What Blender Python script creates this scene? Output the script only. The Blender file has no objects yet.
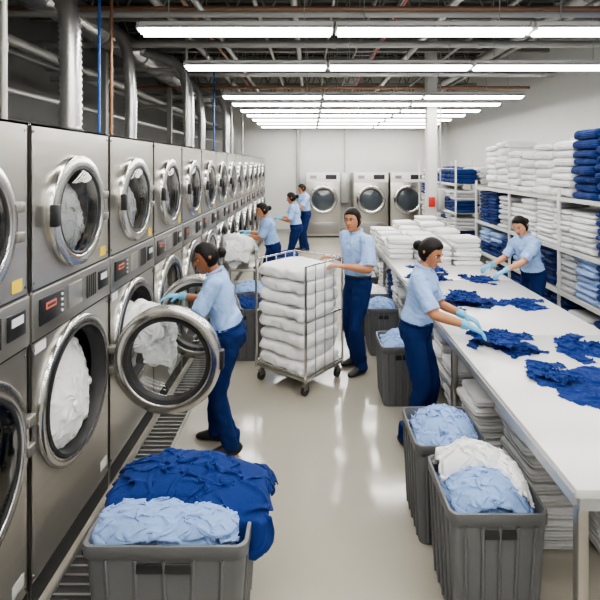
import bpy, bmesh, math, random, time
import numpy as np
from mathutils import Vector, Matrix, Euler, noise
V=Vector
random.seed(7)
scene=bpy.context.scene
COL=scene.collection
T_0=time.time()
HP=math.pi/2
# ------------------------------------------------------------------ vectorised noise for fabric folds
_rs=np.random.RandomState(3); _perm=_rs.permutation(256); _perm=np.concatenate([_perm,_perm,_perm])
_g=_rs.normal(size=(256,3)); _g/=np.linalg.norm(_g,axis=1)[:,None]
def pn(P):
    P=np.asarray(P,float); I=np.floor(P).astype(int); F=P-I; I&=255
    U=F*F*F*(F*(F*6-15)+10); out=0
    for dx in (0,1):
        for dy in (0,1):
            for dz in (0,1):
                h=_perm[_perm[_perm[I[:,0]+dx]+I[:,1]+dy]+I[:,2]+dz]
                g=_g[h]; d=(g[:,0]*(F[:,0]-dx)+g[:,1]*(F[:,1]-dy)+g[:,2]*(F[:,2]-dz))
                w=(U[:,0] if dx else 1-U[:,0])*(U[:,1] if dy else 1-U[:,1])*(U[:,2] if dz else 1-U[:,2])
                out=out+w*d
    return out
def billow(P,f,seed,an=.42,warp=.55,warpf=.55):
    rs=np.random.RandomState(int(abs(seed)*37)%9999); q=rs.normal(size=(3,3)); Q,_=np.linalg.qr(q)
    S=np.array([17.3+seed*1.7,5.1+seed*.9,40.7+seed*2.3])
    L=P*f*warpf+S
    W=np.stack([pn(L),pn(L+31.7),pn(L+77.1)],1)
    R=(P@Q)*f*np.array([1,an,an*1.3])+W*warp*2.2+S
    n=pn(R); n=np.sqrt(n*n+.0012)
    return np.clip(n*2.4,0,1)**.85
def foldsum(P,seed,f=5.0):
    m=np.stack([pn(P*f*.5+np.array([seed+k*9.1,k*4.7,seed*.3])) for k in range(3)],1)*8
    m-=m.max(1)[:,None]; w=np.exp(m); w/=w.sum(1)[:,None]
    h=0
    for k in range(3): h=h+w[:,k]*billow(P,f*1.7,seed+k*11.3,.24,.5,.3)*.66
    h=h+billow(P,f*3.2,seed+3.3,.3,.5,.3)*.20
    return h-.40
# ------------------------------------------------------------------ position-based cloth solver (settled fabric templates)
def pbd(nx,ny,cell,comp,amp,wl,seed,floor,mask=None,steps=110,iters=6,bend=.25,clampf=None,z0=.02,pin=.65,rot=0):
    X,Y=np.meshgrid((np.arange(nx)-(nx-1)/2)*cell,(np.arange(ny)-(ny-1)/2)*cell,indexing='ij')
    M=np.ones((nx,ny),bool) if mask is None else mask(X,Y)
    P=np.zeros((nx,ny,3)); x=X*comp[0]; y=Y*comp[1]
    N=np.stack([(X/wl).ravel()+seed*3.1,(Y/wl).ravel()+seed*1.7,np.full(X.size,seed*.77)],1)
    z=(pn(N)*1.6+pn(N*2.3+5)*.6).reshape(X.shape)*amp
    jx=(pn(N*1.3+11)).reshape(X.shape)*amp*.7; jy=(pn(N*1.3+23)).reshape(X.shape)*amp*.7
    c,s=math.cos(rot),math.sin(rot)
    P[...,0]=(x+jx)*c-(y+jy)*s; P[...,1]=(x+jx)*s+(y+jy)*c; P[...,2]=floor(P[...,0],P[...,1])+z0+z-z.min()
    er=M.copy(); er[1:]&=M[:-1]; er[:-1]&=M[1:]; er[:,1:]&=M[:,:-1]; er[:,:-1]&=M[:,1:]; er[0]=er[-1]=False; er[:,0]=er[:,-1]=False
    bd=M&~er; P0=P.copy()
    cons=[]
    for di,dj,st,kind in ((1,0,1.,0),(0,1,1.,0),(1,1,.45,0),(1,-1,.45,0),(2,0,bend,1),(0,2,bend,1),(3,0,bend*.5,1),(0,3,bend*.5,1)):
        rest=cell*math.hypot(di,dj)
        if di>0:
            for o in range(2*di):
                ia=slice(o,nx-di,2*di); ib=slice(o+di,nx,2*di)
                if dj==0: ja=jb=slice(0,ny)
                elif dj>0: ja,jb=slice(0,ny-1),slice(1,ny)
                else: ja,jb=slice(1,ny),slice(0,ny-1)
                cons.append(((ia,ja),(ib,jb),rest,st,kind))
        else:
            for o in range(2*dj):
                cons.append(((slice(0,nx),slice(o,ny-dj,2*dj)),(slice(0,nx),slice(o+dj,ny,2*dj)),rest,st,kind))
    mk=[(M[a]&M[b]).astype(float) for a,b,_,_,_ in cons]
    dt=1/75.; Vv=np.zeros_like(P)
    for stp in range(steps):
        Vv*=.955; Vv[...,2]-=9.8*dt*.8
        sp=np.linalg.norm(Vv,axis=2,keepdims=True); Vv*=np.minimum(1,1.2/(sp+1e-9))
        Q=P+Vv*dt
        for it in range(iters):
            for (a,b,rest,st,kind),m in zip(cons,mk):
                d=Q[b]-Q[a]; L=np.sqrt((d*d).sum(2))+1e-9
                if kind==0: k=(L-rest)/L
                else: k=np.minimum(L-rest*.93,0)/L
                k=(k*m*(.5*st))[...,None]*d
                Q[a]+=k; Q[b]-=k
            if stp<steps*pin: Q[bd,0]=P0[bd,0]; Q[bd,1]=P0[bd,1]
            if clampf: clampf(Q)
        fz=floor(Q[...,0],Q[...,1])+.006; hit=Q[...,2]<fz
        Q[...,2]=np.where(hit,fz,Q[...,2])
        Q[...,0]=np.where(hit,Q[...,0]*.35+P[...,0]*.65,Q[...,0]); Q[...,1]=np.where(hit,Q[...,1]*.35+P[...,1]*.65,Q[...,1])
        Vv=(Q-P)/dt; P=Q
    for _ in range(2):
        A=P.copy(); w=er[...,None]
        A[1:-1,1:-1]=P[1:-1,1:-1]*.5+(P[2:,1:-1]+P[:-2,1:-1]+P[1:-1,2:]+P[1:-1,:-2])*.125
        P=np.where(w,A,P)
    idx=-np.ones((nx,ny),int); idx[M]=np.arange(M.sum())
    cm=M[:-1,:-1]&M[1:,:-1]&M[1:,1:]&M[:-1,1:]; ii,jj=np.nonzero(cm)
    F=np.stack([idx[ii,jj],idx[ii+1,jj],idx[ii+1,jj+1],idx[ii,jj+1]],1)
    return P[M],F.tolist()
def shirtmask(X,Y):
    ax=np.abs(X)
    body=(ax<.255)&(Y>-.37)&(Y<.345-.16*np.maximum(0,ax-.08))
    neck=(X**2+((Y-.355)*1.1)**2)<.075**2
    def slv(ex,ey):
        sx,sy=.20,.215; dx,dy=ex-sx,ey-sy; L=math.hypot(dx,dy); ux,uy=dx/L,dy/L
        t=(ax-sx)*ux+(Y-sy)*uy; n=np.abs(-(ax-sx)*uy+(Y-sy)*ux)
        return (t>-.02)&(t<L)&(n<.098-.10*np.clip(t,0,1)*.4)
    return (body|slv(.49,.03))&~neck
flat=lambda x,y: np.zeros_like(x)
def binmound(hx,hy,h):
    def f(x,y):
        r2=(x/(hx*1.05))**2+(y/(hy*1.05))**2
        z=h*np.sqrt(np.clip(1-r2*.8,0,1))
        out=np.maximum(np.maximum(np.abs(x)-hx,np.abs(y)-hy),0)
        return z*np.clip(1-out*12,0,1)-np.minimum(out*7,.4)
    return f
def sqclamp(h):
    def f(Q): np.clip(Q[...,0],-h,h,out=Q[...,0]); np.clip(Q[...,1],-h,h,out=Q[...,1])
    return f
def dome(h):
    return lambda x,y: h*np.sqrt(np.clip(1-(x*x+y*y)/.055,0,1))
TPL={}
TPL['mound']=pbd(100,84,.0125,(.62,.60),.060,.15,1.3,binmound(.35,.27,.09),steps=85,pin=.45,z0=.02)
TPL['mound2']=pbd(84,76,.0125,(.56,.58),.080,.17,7.7,binmound(.35,.27,.10),steps=75,pin=.5,z0=.02,rot=.5)
TPL['inbin']=pbd(80,80,.010,(.53,.53),.075,.15,3.9,dome(.11),steps=75,clampf=sqclamp(.215),pin=.6)
TPL['inbin2']=pbd(80,80,.010,(.53,.53),.085,.18,12.1,dome(.12),steps=70,clampf=sqclamp(.215),pin=.6)
TPL['shirt']=pbd(112,82,.0098,(.82,.82),.030,.14,5.3,flat,shirtmask,steps=65,pin=.85)
TPL['shirt2']=pbd(112,82,.0098,(.76,.78),.040,.13,9.9,flat,shirtmask,steps=65,pin=.85)
TPL['crumple']=pbd(112,82,.0098,(.56,.62),.080,.17,15.3,flat,shirtmask,steps=70,pin=.7)
TPL['crumple2']=pbd(112,82,.0098,(.60,.56),.080,.19,19.1,flat,shirtmask,steps=70,pin=.7)
print('SIM',time.time()-T_0)
# ------------------------------------------------------------------ materials
MATS={}
def mat(name,color,rough=0.5,metal=0.0,bump=0.0,bscale=40.0,var=0.0,vscale=3.0,stretch=None,emit=None,estr=0.0,sheen=0.0,spec=0.5,layers=0.0,coat=0.0,wrinkle=0.0):
    if name in MATS: return MATS[name]
    m=bpy.data.materials.new(name); m.use_nodes=True
    nt=m.node_tree; p=nt.nodes['Principled BSDF']
    p.inputs['Base Color'].default_value=(*color,1)
    p.inputs['Roughness'].default_value=rough
    p.inputs['Metallic'].default_value=metal
    p.inputs['Specular IOR Level'].default_value=spec
    if sheen: p.inputs['Sheen Weight'].default_value=sheen
    if coat: p.inputs['Coat Weight'].default_value=coat; p.inputs['Coat Roughness'].default_value=0.12
    tc=nt.nodes.new('ShaderNodeTexCoord'); mp=nt.nodes.new('ShaderNodeMapping')
    nt.links.new(tc.outputs['Object'],mp.inputs['Vector'])
    if stretch: mp.inputs['Scale'].default_value=stretch
    nz=nt.nodes.new('ShaderNodeTexNoise'); nz.inputs['Scale'].default_value=vscale; nz.inputs['Detail'].default_value=4
    nt.links.new(mp.outputs[0],nz.inputs['Vector'])
    if var>0:
        mx=nt.nodes.new('ShaderNodeMix'); mx.data_type='RGBA'
        mx.inputs[6].default_value=(*[c*(1-var) for c in color],1)
        mx.inputs[7].default_value=(*[min(1,c*(1+var)) for c in color],1)
        nt.links.new(nz.outputs['Fac'],mx.inputs[0]); nt.links.new(mx.outputs[2],p.inputs['Base Color'])
    last=None
    if bump>0:
        n2=nt.nodes.new('ShaderNodeTexNoise'); n2.inputs['Scale'].default_value=bscale; n2.inputs['Detail'].default_value=3
        nt.links.new(mp.outputs[0],n2.inputs['Vector'])
        bp=nt.nodes.new('ShaderNodeBump'); bp.inputs['Strength'].default_value=bump; bp.inputs['Distance'].default_value=0.02
        nt.links.new(n2.outputs['Fac'],bp.inputs['Height']); last=bp
    if layers>0:
        w=nt.nodes.new('ShaderNodeTexWave'); w.bands_direction='Z'; w.inputs['Scale'].default_value=layers
        w.inputs['Distortion'].default_value=1.5; w.inputs['Detail'].default_value=1
        nt.links.new(tc.outputs['Object'],w.inputs['Vector'])
        b2=nt.nodes.new('ShaderNodeBump'); b2.inputs['Strength'].default_value=0.6; b2.inputs['Distance'].default_value=0.010
        nt.links.new(w.outputs['Fac'],b2.inputs['Height']); nt.links.new(last.outputs[0],b2.inputs['Normal']); last=b2
    if wrinkle>0:
        n3=nt.nodes.new('ShaderNodeTexNoise'); n3.inputs['Scale'].default_value=9; n3.inputs['Detail'].default_value=2; n3.inputs['Distortion'].default_value=1.6
        nt.links.new(mp.outputs[0],n3.inputs['Vector'])
        a=nt.nodes.new('ShaderNodeMath'); a.operation='SUBTRACT'; a.inputs[1].default_value=.5; nt.links.new(n3.outputs['Fac'],a.inputs[0])
        c=nt.nodes.new('ShaderNodeMath'); c.operation='ABSOLUTE'; nt.links.new(a.outputs[0],c.inputs[0])
        b3=nt.nodes.new('ShaderNodeBump'); b3.inputs['Strength'].default_value=wrinkle; b3.inputs['Distance'].default_value=0.05
        nt.links.new(c.outputs[0],b3.inputs['Height']); 
        if last: nt.links.new(last.outputs[0],b3.inputs['Normal'])
        last=b3
    if last: nt.links.new(last.outputs[0],p.inputs['Normal'])
    if emit:
        p.inputs['Emission Color'].default_value=(*emit,1); p.inputs['Emission Strength'].default_value=estr
    MATS[name]=m; return m
def glassmat(name,tint,refl=0.12):
    m=bpy.data.materials.new(name); m.use_nodes=True; nt=m.node_tree
    for n in list(nt.nodes): nt.nodes.remove(n)
    o=nt.nodes.new('ShaderNodeOutputMaterial'); t=nt.nodes.new('ShaderNodeBsdfTransparent'); g=nt.nodes.new('ShaderNodeBsdfGlossy')
    t.inputs[0].default_value=(*tint,1); g.inputs['Roughness'].default_value=0.06
    lw=nt.nodes.new('ShaderNodeFresnel'); lw.inputs[0].default_value=1.45
    ad=nt.nodes.new('ShaderNodeMath'); ad.operation='ADD'; ad.inputs[1].default_value=refl; ad.use_clamp=True
    mx=nt.nodes.new('ShaderNodeMixShader')
    nt.links.new(lw.outputs[0],ad.inputs[0]); nt.links.new(ad.outputs[0],mx.inputs[0])
    nt.links.new(t.outputs[0],mx.inputs[1]); nt.links.new(g.outputs[0],mx.inputs[2]); nt.links.new(mx.outputs[0],o.inputs[0])
    return m
STEEL=mat('brushed_steel',(0.46,0.445,0.41),0.29,0.88,bump=0.03,bscale=60,var=0.08,vscale=2,stretch=(1,1,12))
STEEL2=mat('panel_steel',(0.29,0.28,0.265),0.36,0.78)
CHROME=mat('chrome',(0.66,0.66,0.64),0.17,1.0)
RING=mat('door_ring_steel',(0.56,0.55,0.53),0.2,0.97,bump=0.02,bscale=50)
GALV=mat('galvanised_duct',(0.60,0.60,0.60),0.30,0.88,bump=0.1,bscale=15,var=0.15)
DRUM=mat('drum_steel',(0.26,0.26,0.26),0.35,0.9,bump=0.2,bscale=60)
DARK=mat('dark_gap',(0.03,0.03,0.03),0.6)
RUB=mat('rubber_gasket',(0.025,0.025,0.027),0.5)
BLK=mat('black_plastic',(0.02,0.02,0.022),0.3)
SCR=mat('display_red',(0.3,0.05,0.03),0.3,emit=(1,0.25,0.12),estr=.4)
YEL=mat('yellow_label',(0.75,0.55,0.05),0.5)
WHP=mat('white_plastic',(0.75,0.75,0.74),0.4)
RED=mat('red_paint',(0.5,0.03,0.02),0.35)
GLASS=glassmat('door_glass',(0.84,0.86,0.86),0.03)
FLOOR=mat('floor_epoxy',(0.365,0.342,0.288),0.11,0,bump=0.012,bscale=5,var=0.08,vscale=1.2,spec=0.7)
WALL=mat('wall_paint',(0.64,0.64,0.62),0.7,0,bump=0.03,bscale=8,var=0.04)
WALLD=mat('wall_block',(0.25,0.255,0.25),0.75,0,bump=0.1,bscale=12,var=0.1)
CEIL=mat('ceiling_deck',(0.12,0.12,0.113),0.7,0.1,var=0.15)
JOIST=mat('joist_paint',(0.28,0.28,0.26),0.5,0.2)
PIPEM=mat('pipe_grey',(0.43,0.43,0.41),0.4,0.4)
PIPEB=mat('pipe_blue',(0.03,0.12,0.42),0.35)
PIPEC=mat('pipe_copper',(0.34,0.19,0.12),0.4,0.4)
TABLE=mat('table_laminate',(0.66,0.66,0.645),0.24,0,var=0.02)
TEDGE=mat('table_edge',(0.42,0.43,0.44),0.35,0.5)
BIN=mat('bin_plastic',(0.125,0.13,0.135),0.42,0,bump=0.05,bscale=80,var=0.05)
COLM=mat('column_paint',(0.62,0.62,0.60),0.5,0,var=0.03)
LAMP=mat('lamp_tube',(1,1,1),0.4,emit=(1.0,0.975,0.93),estr=22)
LHOUSE=mat('lamp_housing',(0.75,0.75,0.75),0.4)
def cloth(n,c,var=0.06): return mat(n,c,0.92,0,bump=0.06,bscale=45,var=var,vscale=5,sheen=0.04,spec=0.15,wrinkle=.12)
CW=cloth('linen_white',(0.87,0.87,0.87),0.03)
CW2=cloth('linen_offwhite',(0.80,0.80,0.79),0.03)
CG=cloth('linen_grey',(0.60,0.60,0.60),0.05)
CR=cloth('cloth_royal_blue',(0.011,0.031,0.145))
CL=cloth('cloth_light_blue',(0.24,0.36,0.61))
def fold(n,c): return mat(n,c,0.9,0,bump=0.15,bscale=25,var=0.05,vscale=5,sheen=0.04,spec=0.2,layers=14)
FW=fold('folded_white',(0.85,0.85,0.85)); FG=fold('folded_grey',(0.55,0.56,0.57)); FR=fold('folded_royal',(0.013,0.036,0.155)); FN=fold('folded_navy',(0.012,0.027,0.10)); FL=fold('folded_light_blue',(0.30,0.42,0.66))
SHIRT=mat('uniform_shirt',(0.31,0.455,0.74),0.9,0,bump=0.12,bscale=25,var=0.05,vscale=5,spec=0.15,wrinkle=.25)
TROU=mat('uniform_trousers',(0.010,0.024,0.10),0.9,0,bump=0.12,bscale=20,var=0.1,vscale=5,spec=0.15,wrinkle=.25)
GLOVE=mat('nitrile_glove',(0.12,0.42,0.64),0.45)
SHOE=mat('shoe_leather',(0.015,0.015,0.016),0.4)
SKIN1=mat('skin_brown',(0.27,0.105,0.048),0.48,0,var=0.06,vscale=9)
SKIN2=mat('skin_tan',(0.42,0.185,0.09),0.48,0,var=0.05,vscale=9)
SKIN3=mat('skin_light',(0.56,0.28,0.16),0.48,0,var=0.05,vscale=9)
LIP=mat('lips',(0.30,0.07,0.05),0.45)
HAIR=mat('hair_black',(0.006,0.0045,0.004),0.5,0,bump=0.4,bscale=120,spec=0.25,stretch=(1,1,.3))
EYEW=mat('eye_white',(0.7,0.68,0.65),0.3); EYEB=mat('eye_iris',(0.02,0.012,0.01),0.2)

# ------------------------------------------------------------------ builder
def frame(ax,up=None):
    a=V(ax).normalized()
    u=V(up) if up is not None else (V((0,0,1)) if abs(a.z)<0.9 else V((0,1,0)))
    x=(u-a*u.dot(a))
    if x.length<1e-5: x=V((1,0,0))-a*a.x
    x.normalize(); y=a.cross(x)
    return a,x,y
class B:
    def __init__(s,name): s.name=name; s.v=[]; s.f=[]; s.m=[]; s.mats=[]
    def mi(s,m):
        if m not in s.mats: s.mats.append(m)
        return s.mats.index(m)
    def add(s,vs,fs,m):
        o=len(s.v); s.v.extend([tuple(p) for p in vs])
        i=s.mi(m) if not isinstance(m,list) else None
        for k,f in enumerate(fs):
            s.f.append([q+o for q in f]); s.m.append(i if i is not None else s.mi(m[k]))
    def drape(s,tpl,loc,m,scale=(1,1,1),rot=(0,0,0)):
        co,fs=TPL[tpl]; R=np.array(Euler(rot,'XYZ').to_matrix())
        s.add(((co*np.array(scale))@R.T+np.array(loc)).tolist(),fs,m)
    def box(s,c,size,m,rot=None,bev=0.0):
        bm=bmesh.new(); bmesh.ops.create_cube(bm,size=1.0)
        for v in bm.verts: v.co=V((v.co.x*size[0],v.co.y*size[1],v.co.z*size[2]))
        if bev>0: bmesh.ops.bevel(bm,geom=list(bm.edges),offset=min(bev,min(size)*0.45),segments=2,affect='EDGES',profile=0.5)
        bm.verts.index_update()
        R=rot if rot is not None else Matrix.Identity(3)
        vs=[R@v.co+V(c) for v in bm.verts]; fs=[[v.index for v in f.verts] for f in bm.faces]
        bm.free(); s.add(vs,fs,m)
    def tube(s,pts,ra,m,rb=None,n=12,up=None,close=True,zmin=None):
        pts=[V(p) for p in pts]; k=len(pts)
        if not hasattr(ra,'__len__'): ra=[ra]*k
        if rb is None: rb=ra
        elif not hasattr(rb,'__len__'): rb=[rb]*k
        vs=[];x=None
        for i,p in enumerate(pts):
            t=(pts[min(i+1,k-1)]-pts[max(i-1,0)])
            if t.length<1e-7: t=V((0,0,1))
            t.normalize()
            if up is not None: _,x,y=frame(t,up)
            else:
                if x is None: _,x,y=frame(t)
                else:
                    x=(x-t*x.dot(t)); 
                    if x.length<1e-5: _,x,y=frame(t)
                    x.normalize(); y=t.cross(x)
            for j in range(n):
                a=2*math.pi*j/n
                q=p+x*(ra[i]*math.cos(a))+y*(rb[i]*math.sin(a))
                if zmin is not None and q.z<zmin: q.z=zmin
                vs.append(q)
        fs=[[i*n+j,i*n+(j+1)%n,(i+1)*n+(j+1)%n,(i+1)*n+j] for i in range(k-1) for j in range(n)]
        if close: fs.append([j for j in range(n)][::-1]); fs.append([(k-1)*n+j for j in range(n)])
        s.add(vs,fs,m)
    def cap(s,p0,p1,r0,r1,m,n=12):
        p0=V(p0);p1=V(p1);d=(p1-p0); L=d.length
        if L<1e-6: d=V((0,0,1))
        else: d=d/L
        P=[];R=[]
        for a in (80,55,30): P.append(p0-d*r0*math.sin(math.radians(a))); R.append(r0*math.cos(math.radians(a)))
        P.append(p0);R.append(r0); P.append((p0+p1)/2);R.append((r0+r1)/2); P.append(p1);R.append(r1)
        for a in (30,55,80): P.append(p1+d*r1*math.sin(math.radians(a))); R.append(r1*math.cos(math.radians(a)))
        _,x,y=frame(d)
        s.tube(P,R,m,n=n,up=x)
    def cyl(s,p0,p1,r,m,n=14): s.tube([p0,p1],r,m,n=n)
    def lathe(s,c,ax,prof,m,n=48,ms=None):
        a,x,y=frame(ax); c=V(c); vs=[]
        for r,h in prof:
            for j in range(n):
                t=2*math.pi*j/n; vs.append(c+a*h+x*(r*math.cos(t))+y*(r*math.sin(t)))
        k=len(prof)
        fs=[[i*n+j,i*n+(j+1)%n,(i+1)*n+(j+1)%n,(i+1)*n+j] for i in range(k-1) for j in range(n)]
        s.add(vs,fs,m)
    def sphere(s,c,r,m,nu=14,nv=10,fn=None):
        c=V(c); vs=[]
        if not hasattr(r,'__len__'): r=(r,r,r)
        for i in range(nv+1):
            ph=math.pi*i/nv
            for j in range(nu):
                th=2*math.pi*j/nu
                d=V((math.sin(ph)*math.cos(th),math.sin(ph)*math.sin(th),math.cos(ph)))
                q=V((d.x*r[0],d.y*r[1],d.z*r[2]))
                if fn: q=fn(d,q)
                vs.append(c+q)
        fs=[[i*nu+j,(i+1)*nu+j,(i+1)*nu+(j+1)%nu,i*nu+(j+1)%nu] for i in range(nv) for j in range(nu)]
        s.add(vs,fs,m)
    def mesh(s):
        me=bpy.data.meshes.new(s.name)
        me.from_pydata(s.v,[],s.f); 
        for m in s.mats: me.materials.append(m)
        me.polygons.foreach_set('material_index',s.m)
        me.polygons.foreach_set('use_smooth',[True]*len(s.f))
        me.validate(); 
        try: me.set_sharp_from_angle(angle=math.radians(65))
        except Exception: pass
        me.update(); return me
    def done(s,origin=None):
        a=np.array(s.v); lo=a.min(0); hi=a.max(0)
        o=V(origin) if origin is not None else V(((lo[0]+hi[0])/2,(lo[1]+hi[1])/2,lo[2]))
        s.v=[(p[0]-o.x,p[1]-o.y,p[2]-o.z) for p in s.v]
        ob=bpy.data.objects.new(s.name,s.mesh()); ob.location=o; COL.objects.link(ob); return ob
def blob(b,c,r,m,seed=1,amp=0.07,freq=5,nu=96,nv=64):
    ph=np.linspace(0,np.pi,nv+1)[:,None]; th=(np.arange(nu)*2*np.pi/nu)[None,:]
    D=np.stack([np.sin(ph)*np.cos(th),np.sin(ph)*np.sin(th),np.cos(ph)*np.ones_like(th)],-1).reshape(-1,3)
    r=np.array(r if hasattr(r,'__len__') else (r,r,r)); Q=D*r
    Q=Q+np.stack([pn(Q*5+seed),pn(Q*5+seed+9),pn(Q*5+seed+21)],1)*amp*.9
    Q=Q+D*(foldsum(Q,seed,freq)*amp*1.3)[:,None]+np.array(c)
    fs=[[i*nu+j,(i+1)*nu+j,(i+1)*nu+(j+1)%nu,i*nu+(j+1)%nu] for i in range(nv) for j in range(nu)]
    b.add(Q.tolist(),fs,m)
def slab(b,c,w,d,h,rot,m,seed=0,wob=0.006,puff=0.55,n=14,ns=7,crease=0):
    c=V(c); R=Matrix.Rotation(rot,3,'Z'); vs=[]
    xs=[-1,-0.96]+[-0.8+1.6*i/(ns-1) for i in range(ns)]+[0.96,1]
    def sp(v,e): return math.copysign(abs(v)**e,v)
    for k,x in enumerate(xs):
        sc=0.86 if k in(0,len(xs)-1) else (0.97 if k in (1,len(xs)-2) else 1)
        zc=0.6 if k in(0,len(xs)-1) else (0.88 if k in (1,len(xs)-2) else 1)
        for j in range(n):
            a=2*math.pi*j/n
            vs.append((x*w/2,sp(math.cos(a),0.3)*d/2*sc,sp(math.sin(a),puff)*h/2*zc))
    A=np.array(vs); S=A*7+np.array([seed*1.7,seed,0])
    A=A+np.stack([pn(S),pn(S+21),pn(S+57)],1)*wob*1.6
    if crease:
        nn=A/(np.array([w/2,d/2,h/2])); nn/=np.linalg.norm(nn,axis=1)[:,None]
        cr=billow(A,9,seed+1)*.62+billow(A,17,seed+4,.5)*.3-.42
        A=A+nn*(cr*crease)[:,None]
    r=np.array(R); A=A@r.T+np.array(c)
    L=len(xs)
    fs=[[i*n+j,(i+1)*n+j,(i+1)*n+(j+1)%n,i*n+(j+1)%n][::-1] for i in range(L-1) for j in range(n)]
    fs.append([j for j in range(n)][::-1]); fs.append([(L-1)*n+j for j in range(n)])
    b.add(A.tolist(),fs,m)
def stack(b,c,w,d,htot,rot,mats,hi=0.05,seed=0,wob=.006,crease=0,puff=.62):
    rnd=random.Random(seed); z=c[2]; m=rnd.choice(mats)
    while z<c[2]+htot-0.01:
        h=hi*rnd.uniform(0.8,1.25); 
        if rnd.random()<0.2: m=rnd.choice(mats)
        slab(b,(c[0]+rnd.uniform(-.018,.018),c[1]+rnd.uniform(-.012,.012),z+h/2),w*rnd.uniform(.92,1.02),d*rnd.uniform(.93,1.03),h*1.03,rot+rnd.uniform(-.06,.06),m,(seed%97)+z*10,wob,puff,18 if crease else 14,14 if crease else 7,crease)
        z+=h
# ------------------------------------------------------------------ room
def plainbox(name,lo,hi,m):
    b=B(name); c=[(lo[i]+hi[i])/2 for i in range(3)]; b.box(c,[hi[i]-lo[i] for i in range(3)],m); return b.done()
XL,XR,YF,YB,ZC=-4.2,4.6,-3.0,16.0,5.3
plainbox('floor',(XL-.2,YF-.2,-0.1),(XR+.2,YB+.2,0),FLOOR)
plainbox('wall_left',(XL-.2,YF-.2,0),(XL,YB+.2,ZC),WALLD)
plainbox('wall_right',(XR,YF-.2,0),(XR+.2,YB+.2,ZC),WALL)
plainbox('wall_back',(XL,YB,0),(XR,YB+.2,ZC),WALL)
plainbox('wall_front',(XL,YF-.2,0),(XR,YF,ZC),WALL)
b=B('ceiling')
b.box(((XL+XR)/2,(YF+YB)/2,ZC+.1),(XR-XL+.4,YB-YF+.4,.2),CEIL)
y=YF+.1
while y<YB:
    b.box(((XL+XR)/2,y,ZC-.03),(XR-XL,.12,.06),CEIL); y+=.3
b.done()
plainbox('baseboard_back',(XL,YB-.03,0),(XR,YB,.12),PIPEM)
plainbox('baseboard_right',(XR-.03,YF,0),(XR,YB,.12),PIPEM)
jm=None
for i,yy in enumerate([1.2,3.2,5.2,7.2,9.2,11.2,13.2,15.2]):
    if jm is None:
        b=B('steel_joist'); L=XR-XL-.06; X0=XL+.03
        for z in (4.45,5.14):
            b.box(((XL+XR)/2,-.03,z),(L,.012,.07),JOIST); b.box(((XL+XR)/2,.03,z),(L,.012,.07),JOIST); b.box(((XL+XR)/2,0,z+.04*(1 if z>5 else -1)),(L,.12,.012),JOIST)
        n=16
        for k in range(n):
            x0=X0+L*k/n; x1=X0+L*(k+.5)/n; x2=X0+L*(k+1)/n
            b.cyl((x0,0,5.14),(x1,0,4.45),.016,JOIST,8); b.cyl((x1,0,4.45),(x2,0,5.14),.016,JOIST,8)
        ob=b.done(origin=(0,0,0)); ob.location=(0,yy,0); jm=ob.data
    else:
        ob=bpy.data.objects.new('steel_joist',jm); ob.location=(0,yy,0); COL.objects.link(ob)
def pipe(name,pts,r,m,n=12,flange=0):
    b=B(name); b.tube(pts,r,m,n=n)
    for k in range(len(pts)-1):
        p,q=V(pts[k]),V(pts[k+1]); L=(q-p).length
        if flange:
            t=0.5
            while t<L-.05: 
                c=p+(q-p)*(t/L); d=(q-p).normalized(); b.cyl(c-d*.03,c+d*.03,r*1.18,m,n); t+=flange
    return b.done()
ya,yb=YF+.05,YB-.05
pipe('ventilation_duct',[(-2.9,ya,4.1),(-2.9,yb,4.1)],.19,GALV,20,1.5)
for x,z,r,m in [(-1.9,4.25,.05,PIPEM),(-1.6,4.3,.03,PIPEC),(-1.2,3.95,.035,PIPEM),(-.7,4.3,.03,PIPEM),(-.2,4.28,.045,PIPEM),(.3,4.32,.02,PIPEM),(1.2,4.3,.025,RED),(1.75,4.2,.05,GALV),(2.6,4.3,.03,PIPEM),(3.2,4.2,.08,PIPEM),(3.6,4.28,.04,PIPEM)]:
    pipe('ceiling_pipe',[(x,ya,z),(x,yb,z)],r,m,12,2)
xa,xb=XL+.03,XR-.03
for yy,zz,r,m in [(3.6,3.85,.03,PIPEM),(4.9,3.78,.035,PIPEM),(5.4,4.0,.025,PIPEC),(6.6,3.9,.05,PIPEM),(7.1,4.05,.025,PIPEM),(7.6,3.75,.03,PIPEM),(9.0,3.95,.06,GALV),(10.0,3.85,.03,PIPEC),(10.9,3.8,.04,PIPEM),(13.0,3.9,.05,PIPEM)]:
    pipe('ceiling_pipe',[(xa,yy,zz),(xb,yy,zz)],r,m,12,2)
b=B('cable_tray')
for x in (.75,1.05): b.box((x,6.5,4.12),(.015,18.6,.07),PIPEM)
for i in range(60): b.box((.9,-2.7+i*.31,4.10),(.3,.03,.012),PIPEM)
for i in range(8):
    for x in (.75,1.05): b.cyl((x,-2.4+i*2.4,4.1),(x,-2.4+i*2.4,ZC-.07),.006,PIPEM,6)
b.done()
lm=None
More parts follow.
